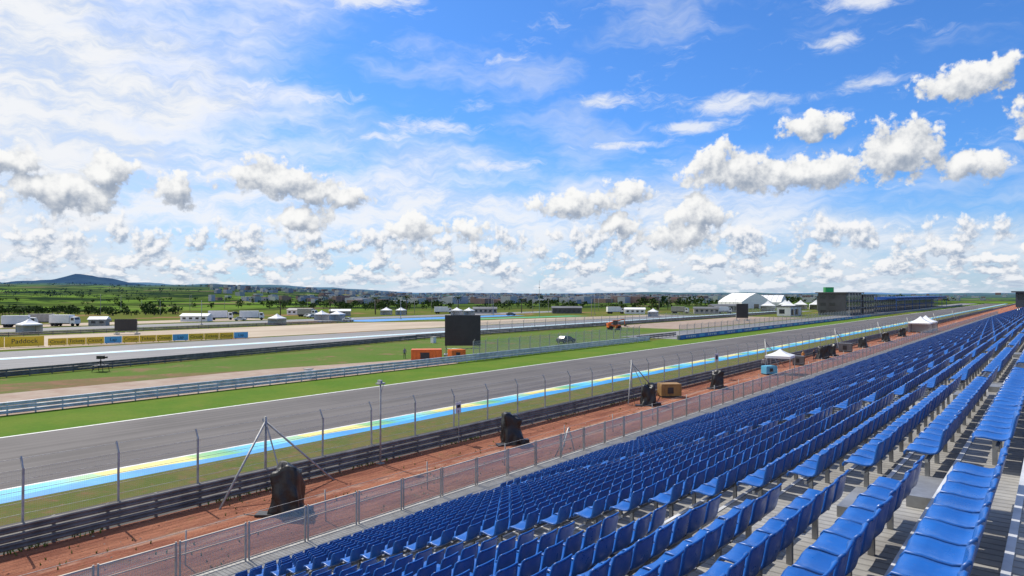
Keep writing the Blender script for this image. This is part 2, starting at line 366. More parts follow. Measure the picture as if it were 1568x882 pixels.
# distant town
tw=MB()
for _ in range(2600):
    rr=random.uniform(700,4600); aa=math.radians(random.gauss(4,14)); x,y=site(math.tan(aa)*rr,rr)
    if x>-150 or aa<-.42: continue
    s=random.uniform(5,13)*(1+rr/4000); z=hz(x,y); tw.box(x,x+s,y,y+s*random.uniform(.6,1.4),z-2,z+random.uniform(3,7)*(1+rr/5000),random.choice((0,0,1,2)))
tw.obj('distant_town',[simple('pale_render',(.5,.52,.55),.8),simple('terracotta_roofs',(.3,.2,.18),.8),simple('grey_roofs',(.32,.36,.42),.7)])
# ---------------------------------------------------------------- track surfaces
Y0,Y1=-60,850
strip('red_dirt_verge',-31.6,-20,Y0,Y1,.010,M_dirt)
strip('service_road',-35.6,-31.6,Y0,Y1,.012,M_serv)
strip('grass_verge',-39.3,-35.6,Y0,Y1,.014,M_grassd)
strip('painted_runoff',-41.9,-39.3,Y0,Y1,.018,M_kerb)
strip('edge_line',-42.15,-41.9,Y0,Y1,.022,M_white)
strip('race_track',-57.2,-42.15,Y0,Y1,.018,M_asph)
strip('edge_line',-57.5,-57.2,Y0,Y1,.022,M_white)
strip('grass_verge',-67.5,-57.5,Y0,140,.014,M_grass)
sheet('grass_verge',[(-57.5,140),(-57.5,330),(-63.5,250),(-63.5,140)],.014,M_grass)
sheet('grass_verge',[(-64.2,141),(-57.5,331),(-57.5,332),(-64,335)],.006,M_grass)
sheet('access_road',[(-67.5,-60),(-67.5,72),(-77,72),(-82,50),(-83.5,-60)],.020,M_tan)
sheet('worn_grass',[(-82,-60),(-81,50),(-88,38),(-94,10),(-93,-60)],.018,M_grassb)
sheet('grass_infield',[(-77,-60),(-77,180),(-109,180),(-108,103),(-97.5,26),(-94,-60)],.014,M_grassi)
sheet('grass_infield',[(-77,73),(-67.5,73),(-67.5,132),(-77,132)],.016,M_grass)
strip('pit_lane',-80,-64.6,140,850,.02,M_asph2)
sheet('race_track',[(-125,-60),(-102,-60),(-106,26),(-111,103),(-111,420),(-125,420)],.02,M_asph2)
strip('painted_runoff',-127.5,-125,Y0,420,.024,M_cyan)
strip('edge_line',-128.2,-127.5,Y0,420,.026,M_white)
strip('asphalt_runoff',-142,-128.2,Y0,300,.02,M_asph2)
sheet('gravel_trap',[(-190,-60),(-156,-60),(-145,60),(-142.5,300),(-152,300),(-172,180),(-190,150)],.02,M_sand)
sheet('painted_runoff',[(-212,150),(-192,160),(-192,250),(-205,250)],.026,M_bluep)
sheet('painted_runoff',[(-190,178),(-176,200),(-165,262),(-176,262)],.028,M_greenp)
strip('race_track',-232,-214,-20,330,.02,M_asph2)
strip('gravel_trap',-262,-240,-50,150,.02,M_sand)
sheet('dirt_paddock',[(-108,180),(-82,140),(-82,300),(-108,300)],.012,M_tan)
# ---------------------------------------------------------------- barriers
def wbeam(mb,x,y0,y1,zc,h=.31,dep=.08,side=1,mi=0):
    pr=[(0,-.5),(.6,-.42),(1,-.3),(1,-.2),(.2,-.04),(.2,.04),(1,.2),(1,.3),(.6,.42),(0,.5)]
    vs=[(x+side*dep*a,yy,zc+h*b_) for yy in (y0,y1) for a,b_ in pr]; n=len(pr)
    mb.add(vs,[(i,i+1,n+i+1,n+i) for i in range(n-1)],mi)
def guardrail(name,x,y0,y1,mat,zs,ph,step=2.0,side=1,h=.31,x1=None):
    x1=x if x1 is None else x1; L=math.hypot(x1-x,y1-y0)
    e=empty(name,(x,y0,0),-math.atan2(x1-x,y1-y0)); r=MB()
    for z in zs:
        y=0
        while y<L:
            j=random.uniform(-.012,.012); wbeam(r,j,y,min(y+8,L)+.05,z+j,h,.09,side); y+=8
    r.obj('rails',mat,e); p=MB(); y=0
    while y<L: p.cb(-side*.06,y,ph/2,.1,.12,ph); y+=step
    p.obj('posts',mat,e); return e
guardrail('guardrail',-31.6,-40,520,M_galvd,(.25,.58,.91),1.08,2,1)
guardrail('guardrail',-67.6,-60,131,M_railb,(.28,.62,.96),1.1,2,1)
guardrail('guardrail',-95,-60,26,M_galvd,(.25,.58,.9),1.05,2.5,1,.31,-98)
guardrail('guardrail',-98,26,103,M_galvd,(.25,.58,.9),1.05,2.5,1,.31,-109)
guardrail('guardrail',-109,103,380,M_galvd,(.3,.65,1.0),1.15,2.5,1,.31,-110.5)
guardrail('guardrail',-191,-60,150,M_galvd,(.4,.8),1.1,3,1)
# catch fence near side
cf=empty('catch_fence'); p=MB(); y=2.0; 
while y<420:
    hh=3.15; lx=random.uniform(-.05,.05); p.tube((-31.85,y,0),(-31.85+lx,y+random.uniform(-.04,.04),hh),.055,0,4); p.tube((-31.85+lx,y,hh-.02),(-32.1+lx,y,hh+.42),.045,0,5); y+=3.5
p.obj('posts',M_post,cf); p=MB()
for z in (1.35,1.8,2.25,2.7,3.1,3.5):
    xx=-31.85 if z<3.2 else -32.05
    p.tube((xx,2,z),(xx,418,z),.011,0,4)
p.obj('cables',M_galv,cf); p=MB(); p.add([(-31.9,2,1.05),(-31.9,418,1.05),(-31.9,418,3.1),(-31.9,2,3.1)],[(0,1,2,3)]); p.obj('wire_mesh',M_mesh,cf)
p=MB()
for y in (19.5,58,96,134,172,210,260,310):
    for s in (-1,1): p.tube((-31.8,y,3.45),(-30.4,y+s*3.2,0),.055,0,6)
    p.tube((-31.8,y,0),(-31.8,y,3.7),.07,0,6); p.tube((-31.8,y,3.45),(-29.9,y,0.0),.04,0,5)
p.obj('brace_struts',M_post,cf)
# tall camera pole
e=empty('camera_pole',(-31.2,26.6,0)); p=MB(); p.tube((0,0,0),(0,0,4.7),.06,0,8,.045); p.cb(0,0,.03,.35,.35,.06); p.cb(0,0,4.72,.3,.5,.08); p.cb(-.05,.0,4.84,.28,.16,.15); p.tube((0,0,4.1),(.0,.25,4.7),.02); p.obj('pole_and_camera',M_post,e)
# sign on fence
e=empty('track_sign',(-31.5,33.6,0)); p=MB(); p.cb(0,0,2.35,.04,.5,.75,1); p.cb(.04,0,1.1,.05,.05,2.2,0); p.cb(.025,0,2.45,.02,.3,.2,2); p.obj('board',[M_post,M_white,M_dark],e)
e=empty('track_sign',(-31.5,78,0)); p=MB(); p.cb(0,0,2.5,.04,1.1,1.0,1); p.cb(.04,0,1.1,.05,.05,2.2,0); p.cb(.025,0,2.5,.02,.6,.5,2); p.obj('board',[M_post,M_white,M_dark],e)
# inner wire fence on the dirt
e=empty('wire_fence'); p=MB(); y=6
while y<260:
    h=random.uniform(1.25,1.45); tx=random.uniform(-.05,.05); p.tube((-25.2,y,0),(-25.2+tx,y+tx,h),.03,0,6); y+=6.2
for z in (.5,.9,1.25): p.tube((-25.2,6,z),(-25.2,258,z),.009,0,4)
p.obj('posts_and_wires',M_post,e); p=MB(); 
for s in (-1,1): p.tube((-23.2,34.5,1.9),(-23.3,34.5+s*.9,0),.04)
p.tube((-23.2,34.5,1.9),(-24.2,34.5,0),.035); p.obj('brace',M_galv,e)
# mid-field catch fence
def fence2(name,x,y0,y1,h,step,x1=None,base=0):
    x1=x if x1 is None else x1
    e=empty(name); p=MB(); y=y0
    while y<=y1+.01:
        xx=x+(x1-x)*(y-y0)/(y1-y0); p.cb(xx,y,base+h/2,.1,.1,h); p.tube((xx,y,base+h),(xx+.35,y,base+h+.35),.04,0,4); y+=step
    for z in (.35,.6,.85,1): p.tube((x,y0,base+h*z),(x1,y1,base+h*z),.02,0,4)
    p.obj('posts',M_post,e); p=MB(); p.add([(x,y0,base+.1),(x1,y1,base+.1),(x1,y1,base+h),(x,y0,base+h)],[(0,1,2,3)]); p.obj('wire_mesh',M_panel2,e)
fence2('catch_fence',-68.2,76,133,2.9,3.0,-71)
fence2('catch_fence',-65.4,141,300,2.2,4.0,None,.9)
fence2('catch_fence',-112,120,380,2.4,5,None,.5)
guardrail('guardrail',-70.5,131,150,M_galvd,(.4,.8),1,2,1)
# pit wall
e=empty('pit_wall'); p=MB(); p.box(-64.6,-64.3,138,700,0,1.0,0); p.box(-64.29,-64.24,139,330,.08,.92,1)
for k in range(16):
    y=142+k*12; 
    for q in range(5): p.box(-64.235,-64.225,y+q*1.1,y+q*1.1+random.uniform(.5,.9),.3,.7,2)
    p.box(-64.235,-64.225,y+7,y+10,.2,.8,3)
p.obj('wall',[M_conc,M_blue_b,M_white,M_lblue_b],e)
e=empty('concrete_wall'); p=MB(); p.box(-32.1,-31.7,520.2,850,0,1.0,0); p.obj('wall',[M_conc],e)
# ---------------------------------------------------------------- advertising boards
def boards(x0,y0,x1,y1,h,n,pal,txt):
    L=math.hypot(x1-x0,y1-y0)/n; ang=math.atan2(y1-y0,x1-x0)
    for k in range(n):
        cx=x0+(x1-x0)*(k+.5)/n; cy=y0+(y1-y0)*(k+.5)/n
        e=empty('advertising_board',(cx,cy,0),ang); p=MB(); m=pal[k%len(pal)]
        p.box(-L/2+.04,L/2-.04,-.05,.05,.12,h,0)
        for s in (-1,1): p.box(s*L*.35-.04,s*L*.35+.04,.06,.5,0,.1,1); p.tube((s*L*.35,.06,h*.8),(s*L*.35,.55,0),.03,1,4)
        p.obj('panel',[m,M_frame],e)
        cu=bpy.data.curves.new('lettering','FONT'); cu.body=txt[k%len(txt)]; cu.size=h*.6; cu.align_x='CENTER'; cu.align_y='CENTER'; cu.extrude=.005
        t=bpy.data.objects.new('lettering',cu); C.objects.link(t); t.parent=e; t.location=(0,-.06,h*.55); t.rotation_euler=(math.pi/2,0,0)
        cu.materials.append(M_dark if m is not M_blue_b else M_white)
boards(-153.5,34,-151,46,2.0,2,[M_yel],['Paddock','Paddock'])
boards(-150.8,46.5,-142.5,83,1.45,12,[M_yel,M_yel,M_yel,M_lblue_b],['Circuit','Tickets','Circuit','Lap'])
boards(-170,-10,-153.5,34,2.0,6,[M_yel,M_blue_b],['Paddock','Circuit'])
# ---------------------------------------------------------------- LED screens
def screen(x,y,w_,z0,z1,rz,legs=.0):
    e=empty('video_screen',(x,y,0),rz); p=MB()
    p.box(-w_/2,w_/2,-.15,.25,z0,z1,0); p.box(-w_/2+.08,w_/2-.08,-.17,-.152,z0+.08,z1-.08,1)
    nx=4;nz=3
    for i in range(1,nx): xx=-w_/2+w_*i/nx; p.box(xx-.01,xx+.01,-.176,-.171,z0+.1,z1-.1,0)
    for i in range(1,nz): zz=z0+(z1-z0)*i/nz; p.box(-w_/2+.1,w_/2-.1,-.183,-.178,zz-.01,zz+.01,0)
    for s in (-1,1):
        xx=s*(w_/2-.15)
        for yy in (.35,1.3): p.tube((xx,yy,0),(xx,yy,z1 if yy<1 else z0+1),.06,2,6)
        p.tube((xx,1.3,z0+1),(xx,.35,z1),.04,2,6); p.tube((xx,1.3,0),(xx,.35,z0),.04,2,5)
        p.box(xx-.35,xx+.35,-.1,2.0,0.0,.3,2)
    p.tube((-w_/2,.35,z0-.5),(w_/2,.35,z0-.5),.05,2,6); p.tube((-w_/2,.35,.4),(w_/2,.35,z0-.1),.035,2,5)
    p.obj('panel_and_frame',[M_frame,M_dark,M_galv],e)
screen(-74.5,80.5,5.7,1.7,6.6,TH+.05)
x,y=site(-95,168); screen(x,y,5,1.0,3.8,TH+.2)
x,y=site(86,255); screen(x,y,4.2,1.0,6.3,TH-.1)
# ---------------------------------------------------------------- tents
def pagoda(x,y,w_,eh,ph,rz=0,name='marquee_tent',walls=0):
    e=empty(name,(x,y,0),rz); p=MB(); h=w_/2
    for sx in (-1,1):
        for sy in (-1,1): p.cb(sx*(h-.06),sy*(h-.06),eh/2,.09,.09,eh,1)
    rings=[(h,eh-.3),(h+.01,eh),(h*.6,eh+(ph-eh)*.27),(h*.28,eh+(ph-eh)*.6),(h*.08,eh+(ph-eh)*.9),(.01,ph)]
    vs=[(sx*r,sy*r,z) for r,z in rings for sx,sy in ((-1,-1),(1,-1),(1,1),(-1,1))]
    p.add(vs,[(4*i+j,4*i+(j+1)%4,4*i+4+(j+1)%4,4*i+4+j) for i in range(5) for j in range(4)],0)
    if walls: 
        p.box(-h+.02,h-.02,h-.03,h-.01,0,eh-.3,0); p.box(-h,-h+.02,-h+.02,h-.04,0,eh-.3,0)
    p.obj('canopy_and_legs',[M_tent,M_galv],e)
def sp(u_,d_,*a,**k): x,y=site(u_,d_); pagoda(x,y,*a,**k)
for (rr,dd) in ((-123,174),(-75,218),(-73,262),(-67,262),(-60,326),(-53,326),(-26,322),(-20,318),(62,300)):
    sp(rr,dd,random.choice((4,4.5)),2.3,3.7,rz=random.uniform(0,.6),walls=1)
for (rr,dd) in ((176,440),(186,440),(196,440),(206,445),(150,400),(160,395)): sp(rr,dd,8,3.2,6.2,rz=.3,walls=1)
pagoda(-27.3,88,3,2.3,3.1,.1,walls=0); pagoda(-28,205,5,2.5,4.2,walls=1); pagoda(-28,214,5,2.5,4.2,walls=1)
# large hall tents
def hall(x,y,w_,L,eh,ph,rz):
    e=empty('exhibition_tent',(x,y,0),rz); p=MB()
    sec=[(-w_/2,0),(-w_/2,eh),(-w_/4,(eh+ph)/2+.5),(0,ph),(w_/4,(eh+ph)/2+.5),(w_/2,eh),(w_/2,0)]; n=len(sec)
    vs=[(a,yy,b_) for yy in (-L/2,L/2) for a,b_ in sec]
    p.add(vs,[(i,i+1,n+i+1,n+i) for i in range(n-1)]+[tuple(range(n)),tuple(range(2*n-1,n-1,-1))],0)
    for k in range(7):
        yy=-L/2+L*k/6
        for i in range(n-1): p.tube((sec[i][0]*1.005,yy,sec[i][1]+.03),(sec[i+1][0]*1.005,yy,sec[i+1][1]+.03),.08,1,4)
    p.box(-2,2,-L/2-.06,-L/2-.02,0,3,2); p.obj('canvas_and_frame',[M_tent,M_galv,M_glass],e)
x,y=site(163,480); hall(x,y,24,26,4.5,10.5,TH+.35)
x,y=site(188,500); hall(x,y,14,22,4,9,TH+.9)
# ---------------------------------------------------------------- pit building
def building(name,x0,x1,y0,y1,h,st,mat,roofm=None,over=1.0):
    e=empty(name); p=MB(); p.box(x0,x1,y0,y1,0,h,0); p.box(x0-over,x1+over,y0-over,y1+over,h+.002,h+.5,1)
    fh=h/st
    for s in range(st):
        y=y0+1
        while y<y1-5:
            p.box(x1+.003,x1+.05,y,y+4.6,s*fh+.4,(s+1)*fh-1.0,2); y+=6
        p.box(x1+.06,x1+1.6,y0,y1,(s+1)*fh-.35,(s+1)*fh-.1,1) if s<st-1 else None
        x=x0+1
        while x<x1-3: p.box(x,x+2.4,y0-.05,y0-.003,s*fh+1,(s+1)*fh-1,2); x+=4
    y=y0
    while y<=y1: p.cb(x1+1.4,y,h/2,.25,.25,h,3); y+=6
    p.obj('walls_and_windows',[mat,roofm or M_dgrey,M_glass,M_galv],e)
building('pit_building',-88,-76,340,372,10.3,3,M_dgrey,M_grey)
building('pit_building',-88,-76,376,402,9.2,3,M_dgrey,M_dgrey)
building('pit_building',-90,-78,410,640,6.6,2,M_dgrey,M_roofb,2)
building('paddock_building',-112,-96,430,470,8,2,M_grey)
building('paddock_building',-100,-94,318,334,4,1,M_tent,M_grey,.3)
e=empty('roof_canopy'); p=MB()
for k in range(9):
    y=440+k*28; p.cb(-72,y,3.6,.3,.3,7.2,0); p.cb(-79,y,7.4,14,.4,.5,0)
p.box(-86,-72,440,664,7.7,8.1,0); 
for k in range(32): p.tube((-71.9,440+k*7,6.4),(-71.9,443.5+k*7,7.7),.1,0,4); p.tube((-71.9,443.5+k*7,7.7),(-71.9,447+k*7,6.4),.1,0,4)
p.box(-72.1,-71.7,440,664,6.2,6.5,0); p.obj('truss',M_roofb,e)
# green tower
x,y=site(153,330); e=empty('position_tower',(x,y,0),TH); p=MB()
for sx in (-1,1):
    for sy in (-1,1): p.tube((sx*1.6,sy*1.0,0),(sx*1.6,sy*1.0,13),.1,0,6)
for k in range(5):
    z=k*1.8; p.tube((-1.6,-1,z),(1.6,-1,z+1.8),.06,0,4); p.tube((1.6,-1,z),(-1.6,-1,z+1.8),.06,0,4)
p.box(-2,2,-1.2,1.2,9.2,13.2,1); p.box(-1.7,1.7,-1.26,-1.21,10.6,12.6,2); p.obj('tower',[M_frame,M_greenp,simple('bright_green',(.02,.45,.12),.5)],e)
# masts and floodlight poles
for rr,dd,h in ((12,300,16),(-44,270,8),(-10,340,9),(40,330,10),(118,360,9),(-100,220,8)):
    x,y=site(rr,dd); e=empty('mast',(x,y,0)); p=MB(); p.tube((0,0,0),(0,0,h),.14,0,6,.06); p.cb(0,0,h*.8,.5,.3,.25); p.cb(0,0,.1,.7,.7,.2); p.obj('pole',M_post,e)
for _ in range(34):
    dd=random.uniform(290,620); aa=math.radians(random.uniform(-34,26)); x,y=site(math.tan(aa)*dd,dd)
    if x>-150: continue
    e=empty('street_lamp',(x,y,hz(x,y)-.2),random.random()*6); p=MB(); h=random.uniform(7,10); p.tube((0,0,0),(0,0,h),.13,0,6,.08); p.tube((0,0,h),(1.3,0,h+.25),.06,0,5); p.cb(1.5,0,h+.26,.7,.25,.12); p.obj('pole_and_lamp',M_conc,e)
# low infield buildings
def shed(rr,dd,w_,dp,h,m):
    x,y=site(rr,dd); e=empty('service_building',(x,y,0),TH+random.uniform(-.2,.2)); p=MB(); p.box(-w_/2,w_/2,-dp/2,dp/2,0,h,0)
    p.add([(-w_/2-.3,-dp/2-.3,h+.003),(w_/2+.3,-dp/2-.3,h+.003),(w_/2+.3,dp/2+.3,h+.003),(-w_/2-.3,dp/2+.3,h+.003),(-w_/2-.3,0,h+.9),(w_/2+.3,0,h+.9)],[(0,1,5,4),(2,3,4,5),(0,4,3),(1,2,5)],1)
    k=-w_/2+.8
    while k<w_/2-1.5: p.box(k,k+1.2,-dp/2-.05,-dp/2-.004,.8,h-.5,2); k+=2.4
    p.obj('walls_and_roof',[m,M_grey if random.random()<.5 else M_tent,M_glass],e)
for q in ((-115,249,10,4,2.0,M_tent),(-130,215,5,3,2.0,M_conc),(-14,352,12,6,2.4,M_conc),(28,350,15,6,2.8,M_dgrey),
          (62,345,10,5,2.2,M_tent),(98,345,12,5,2.6,M_conc),(118,380,16,6,3.4,M_conc),(-78,310,9,4,2.2,M_conc),(-102,330,12,5,2.2,M_tent)): shed(*q)
# trucks in the paddock
def truck(x,y,rz,m):
    e=empty('parked_truck',(x,y,0),rz); p=MB()
    p.box(-4.2,2.6,-1.2,1.2,1.0,3.5,0); p.box(-4.1,4.4,-1.0,1.0,.7,.98,3)
    p.add([(2.75,-1.15,.8),(4.6,-1.15,.8),(4.6,-1.15,1.9),(4.2,-1.1,2.8),(2.75,-1.1,2.9),(2.75,1.15,.8),(4.6,1.15,.8),(4.6,1.15,1.9),(4.2,1.1,2.8),(2.75,1.1,2.9)],[(0,1,2,3,4),(9,8,7,6,5),(1,6,7,2),(2,7,8,3),(3,8,9,4),(4,9,5,0)],1)
    p.add([(4.57,-.95,2.0),(4.57,.95,2.0),(4.25,.9,2.75),(4.25,-.9,2.75)],[(0,1,2,3)],2); p.box(3.2,4.1,-1.17,-1.155,1.8,2.6,2); p.box(3.2,4.1,1.155,1.17,1.8,2.6,2)
    for xx in (-3.2,-2.1,3.7):
        for s in (-1,1): p.tube((xx,s*.85,.5),(xx,s*1.18,.5),.5,3,12)
    p.obj('cab_and_box',[m,M_tent,M_glass,M_rubber],e)
for rr,dd,m in ((-148,205,M_tent),(-139,212,M_tent),(-152,222,M_conc),(-112,262,M_tent),(-100,262,M_tent),(-90,300,M_conc),(-35,345,M_tent),(52,345,M_tent),(86,350,M_conc),(108,350,M_tent)):
    x,y=site(rr,dd); truck(x,y,TH+random.uniform(-.5,.5),m)
# ---------------------------------------------------------------- containers & gear
def container(x,y,L,w_,h,rz,mat,name):
    e=empty(name,(x,y,0),rz); p=MB(); n=int(L/.14); vs=[]
    for yy,s in ((-w_/2,-1),(w_/2,1)):
        pr=[]
        for i in range(n+1):
            xx=-L/2+L*i/n; pr.append((xx,yy+s*(-.04 if (i//2)%2 else 0)))
        vs=[(a,b_,z) for z in (.15,h-.1) for a,b_ in pr]; m_=n+1
        p.add(vs,[(i,i+1,m_+i+1,m_+i) for i in range(n)],0)
    p.box(-L/2,L/2,-w_/2-.02,w_/2+.02,0,.14,1); p.box(-L/2-.02,L/2+.02,-w_/2-.02,w_/2+.02,h-.1,h,0)
    for s in (-1,1):
        p.box(s*L/2-.05,s*L/2+.05,-w_/2-.01,w_/2+.01,.14,h-.1,0)
    for q in (-.6,-.2,.2,.6): p.tube((L/2+.07,q*w_/2,.2),(L/2+.07,q*w_/2,h-.2),.02,1,5)
    p.box(-L*.2,L*.1,-w_/2-.05,-w_/2-.022,.4,h*.75,1)
    p.obj('shell',[mat,M_frame],e)
container(-73.7,71.7,4.4,2,1.75,TH+.1,M_orange,'orange_generator')
container(-71.8,76.2,2.2,1.6,1.5,TH+.5,M_orange,'orange_generator')
container(-29.6,61.5,1.9,1.3,1.3,TH+.1,M_brown,'generator_box')
container(-28.0,86,1.5,1.0,1.1,TH+.3,M_lblue_b,'equipment_box')
container(-28.5,100,1.4,1.0,1.3,.2,M_grey,'generator_box'); container(-28.7,128,2,1.3,1.5,.2,M_grey,'generator_box')
def tarp(x,y,w_,dp,h,rz,seed):
    e=empty('covered_equipment',(x,y,0),rz); p=MB(); nr,ns=16,48; vs=[]
    for i in range(nr+1):
        t=i/nr
        z=h if t<.18 else h*(1-(t-.18)/.82)
        for j in range(ns):
            a=2*math.pi*j/ns; ca,sa=math.cos(a),math.sin(a); k=1/max(abs(ca),abs(sa))**.85
            u=max(0,(t-.18)/.82)
            sc=(t/.18)*.80 if t<.18 else .80+.04*u+.16*u**4
            fold=1+.11*math.sin(a*7+seed*3+3*math.sin(t*4+seed))*u+.20*noise.noise(Vector((ca*1.4,sa*1.4,z*1.4+seed*5)))
            top=.22*math.sin(ca*2.2+seed*1.7+sa)*(1-u)
            vs.append((ca*k*w_/2*sc*fold-.1*(1-u)*math.sin(seed),sa*k*dp/2*sc*fold+.1*(1-u),max(0.0,z*(1 if u<1 else 0)+top*(.9 if u<.9 else 0)+.07*noise.noise(Vector((ca*3,sa*3,seed+t*3)))*(u<1))))
    p.add(vs,[(i*ns+j,i*ns+(j+1)%ns,(i+1)*ns+(j+1)%ns,(i+1)*ns+j) for i in range(nr) for j in range(ns)]+[tuple(range(ns))],0,True)
    p.tube((-w_*.2,-.05,h*.9),(-w_*.2,-.05,h+.25),.03,1); p.cb(w_*.6,-.1,.12,.5,.45,.24,1); p.cb(-w_*.6,-.5,.07,.8,.6,.1,1); p.tube((-w_*.6,-.7,.02),(-w_*1.3,-.4,.02),.03,1)
    p.obj('tarpaulin',[M_black,M_frame],e)
tarp(-27.6,18.1,1.45,1.4,2.0,TH,1.0); tarp(-28.6,35.8,1.4,1.3,1.85,TH+.3,2.2); tarp(-28.8,55.6,1.4,1.2,1.8,TH,3.1); tarp(-28.2,70,1.3,1.2,1.7,TH,4.4)
for y in (112,118,140,160,182): tarp(-28.6+random.uniform(-.5,.5),y,1.6,1.6,1.8,random.random(),y)
# tv camera platform
x,y=-96,35.5; e=empty('camera_platform',(x,y,0),TH); p=MB()
for s in (-1,1):
    for q in (-1,1): p.tube((s*.7,q*.7,0),(s*.6,q*.6,.8),.04,1,5)
p.cb(0,0,.83,1.5,1.5,.08,1); p.tube((0,0,.85),(0,0,1.7),.06,1,6); p.cb(0,0,1.85,.9,.4,.42,1); p.tube((.45,0,1.85),(.85,0,1.85),.12,1,8)
for a in (0,2.1,4.2): p.tube((0,0,1.5),(math.cos(a)*.5,math.sin(a)*.5,.87),.03,1,5)
p.obj('platform_and_camera',[M_galv,M_black],e)
x,y=site(-16,139); e=empty('marshal_post',(x,y,0)); p=MB(); p.cb(0,0,.6,.8,.8,1.2,0); p.cb(0,0,1.25,1,1,.08,1); p.obj('booth',[M_tent,M_conc],e)
e=empty('marshal_post',(-69.2,48,0)); p=MB(); p.cb(0,0,.55,.7,.7,1.1,0); p.cb(0,0,1.15,.9,.9,.08,1); p.cb(.36,0,.8,.02,.4,.3,1); p.obj('booth',[M_tent,M_conc],e)
# cars
def car(x,y,rz,m):
    e=empty('parked_car',(x,y,0),rz); p=MB()
    secs=[(-2.15,.75,.45,.8),(-2.0,.85,.35,1.0),(-1.5,.88,.3,1.05),(-1.1,.88,.3,1.42),(-.3,.88,.3,1.48),(.5,.88,.3,1.42),(1.15,.88,.3,1.0),(1.9,.85,.33,.85),(2.15,.75,.42,.65)]
    vs=[]
    for xx,hw,z0,z1 in secs:
        b_=min(z1,.95); tw=hw*.78 if z1>1.1 else hw*.92
        vs+=[(xx,-hw,z0),(xx,-hw,b_-.1),(xx,-tw,z1),(xx,tw,z1),(xx,hw,b_-.1),(xx,hw,z0)]
    n=6; p.add(vs,[(i*n+j,i*n+(j+1)%n,(i+1)*n+(j+1)%n,(i+1)*n+j) for i in range(8) for j in range(6)]+[tuple(range(n)),tuple(range(8*n+5,8*n-1,-1))],0)
    for s in (-1,1):
        p.add([(-1.0,s*.885,.93),(.9,s*.885,.93),(.5,s*.72,1.36),(-.9,s*.72,1.36)],[(0,1,2,3)],1)
        for xx in (-1.35,1.35): p.tube((xx,s*.7,.33),(xx,s*.92,.33),.33,2,14); p.tube((xx,s*.92,.33),(xx,s*.93,.33),.18,3,10)
    p.add([(1.13,-.8,1.03),(1.13,.8,1.03),(.52,.68,1.41),(.52,-.68,1.41)],[(0,1,2,3)],1)
    p.obj('body',[m,M_glass,M_rubber,M_galv],e)
CM=[simple('silver_car_paint',(.4,.41,.42),.3,.4),simple('white_car_paint',(.7,.7,.7),.3),simple('black_car_paint',(.03,.03,.035),.25)]
x,y=site(11,139); car(x,y,1.4,CM[2])
for k in range(26):
    x,y=site(random.uniform(-150,110),random.uniform(240,335))
    if x<-236 or -210<x<-192: car(x,y,random.uniform(0,3),random.choice(CM))
# telehandler
x,y=site(28.5,190); e=empty('telehandler',(x,y,0),TH+.2); p=MB()
p.box(-2,1.6,-.9,.9,.7,1.4,0); p.box(-2.1,-1.2,-.85,.85,1.4,1.9,0); p.box(-.6,.6,-.9,-.1,1.403,2.6,1); p.box(-.65,.65,-.95,-.05,2.6,2.7,0)
p.tube((-1.6,.4,1.9),(3.0,.4,2.9),.18,0,6); p.tube((3.0,.4,2.9),(3.3,.4,1.2),.1,0,5); p.box(3.2,3.35,-.5,1.2,.9,1.7,2); p.box(3.35,4.4,-.2,-.1,.9,.97,2); p.box(3.35,4.4,.8,.9,.9,.97,2)
for xx in (-1.3,1.1):
    for s in (-1,1): p.tube((xx,s*.75,.6),(xx,s*1.15,.6),.6,2,14)
p.obj('chassis_and_boom',[M_orange,M_glass,M_rubber],e)
# people (distant marshals)
def person(x,y,rz,shirt,z=0):
    e=empty('person',(x,y,z),rz)
    J=[(0,0,.95),(0,0,1.15),(0,0,1.42),(0,0,1.52),(0,0.02,1.66),(.2,0,1.4),(.25,.05,1.12),(.22,.2,.9),(-.2,0,1.4),(-.26,.0,1.12),(-.24,.12,.88),(.1,0,.88),(.12,.04,.48),(.12,-.02,.06),(.12,.16,.03),(-.1,0,.88),(-.13,.1,.48),(-.14,0,.06),(-.14,.18,.03),(0,.01,1.74)]
    E=[(0,1),(1,2),(2,3),(3,4),(4,19),(2,5),(5,6),(6,7),(2,8),(8,9),(9,10),(0,11),(11,12),(12,13),(13,14),(0,15),(15,16),(16,17),(17,18)]
    R=[.15,.14,.16,.06,.1,.06,.045,.035,.06,.045,.035,.09,.065,.05,.04,.09,.065,.05,.04,.08]
    me=bpy.data.meshes.new('body'); me.from_pydata(J,E,[]); o=bpy.data.objects.new('body',me); C.objects.link(o); o.parent=e
    o.modifiers.new('s','SKIN')
    for i,r in enumerate(R): me.skin_vertices[0].data[i].radius=(r,r*.8)
    me.skin_vertices[0].data[0].use_root=True
    o.modifiers.new('u','SUBSURF').levels=1
    m,T,b,pos=newmat('clothed_person'); z_=T.xyz(T.n('ShaderNodeTexCoord').outputs['Object'])[2]
    c=T.mix(T.m('GREATER_THAN',z_,.92),(.02,.025,.05,1),c4(shirt)); c=T.mix(T.m('GREATER_THAN',z_,1.5),c,(.35,.2,.13,1)); c=T.mix(T.m('GREATER_THAN',z_,1.7),c,(.02,.015,.01,1))
    T.put(b.inputs['Base Color'],c); me.materials.append(m)
person(-29.0,104,1.,(.6,.25,.05)); person(-29.6,106.2,2.,(.5,.5,.1)); person(-28.3,107,4,(.02,.02,.03)); person(-30,90,3,(.3,.3,.32))
x,y=site(-16.5,105); person(x,y,.5,(.1,.12,.2)); x,y=site(27,178); person(x,y,2.5,(.6,.2,.03))
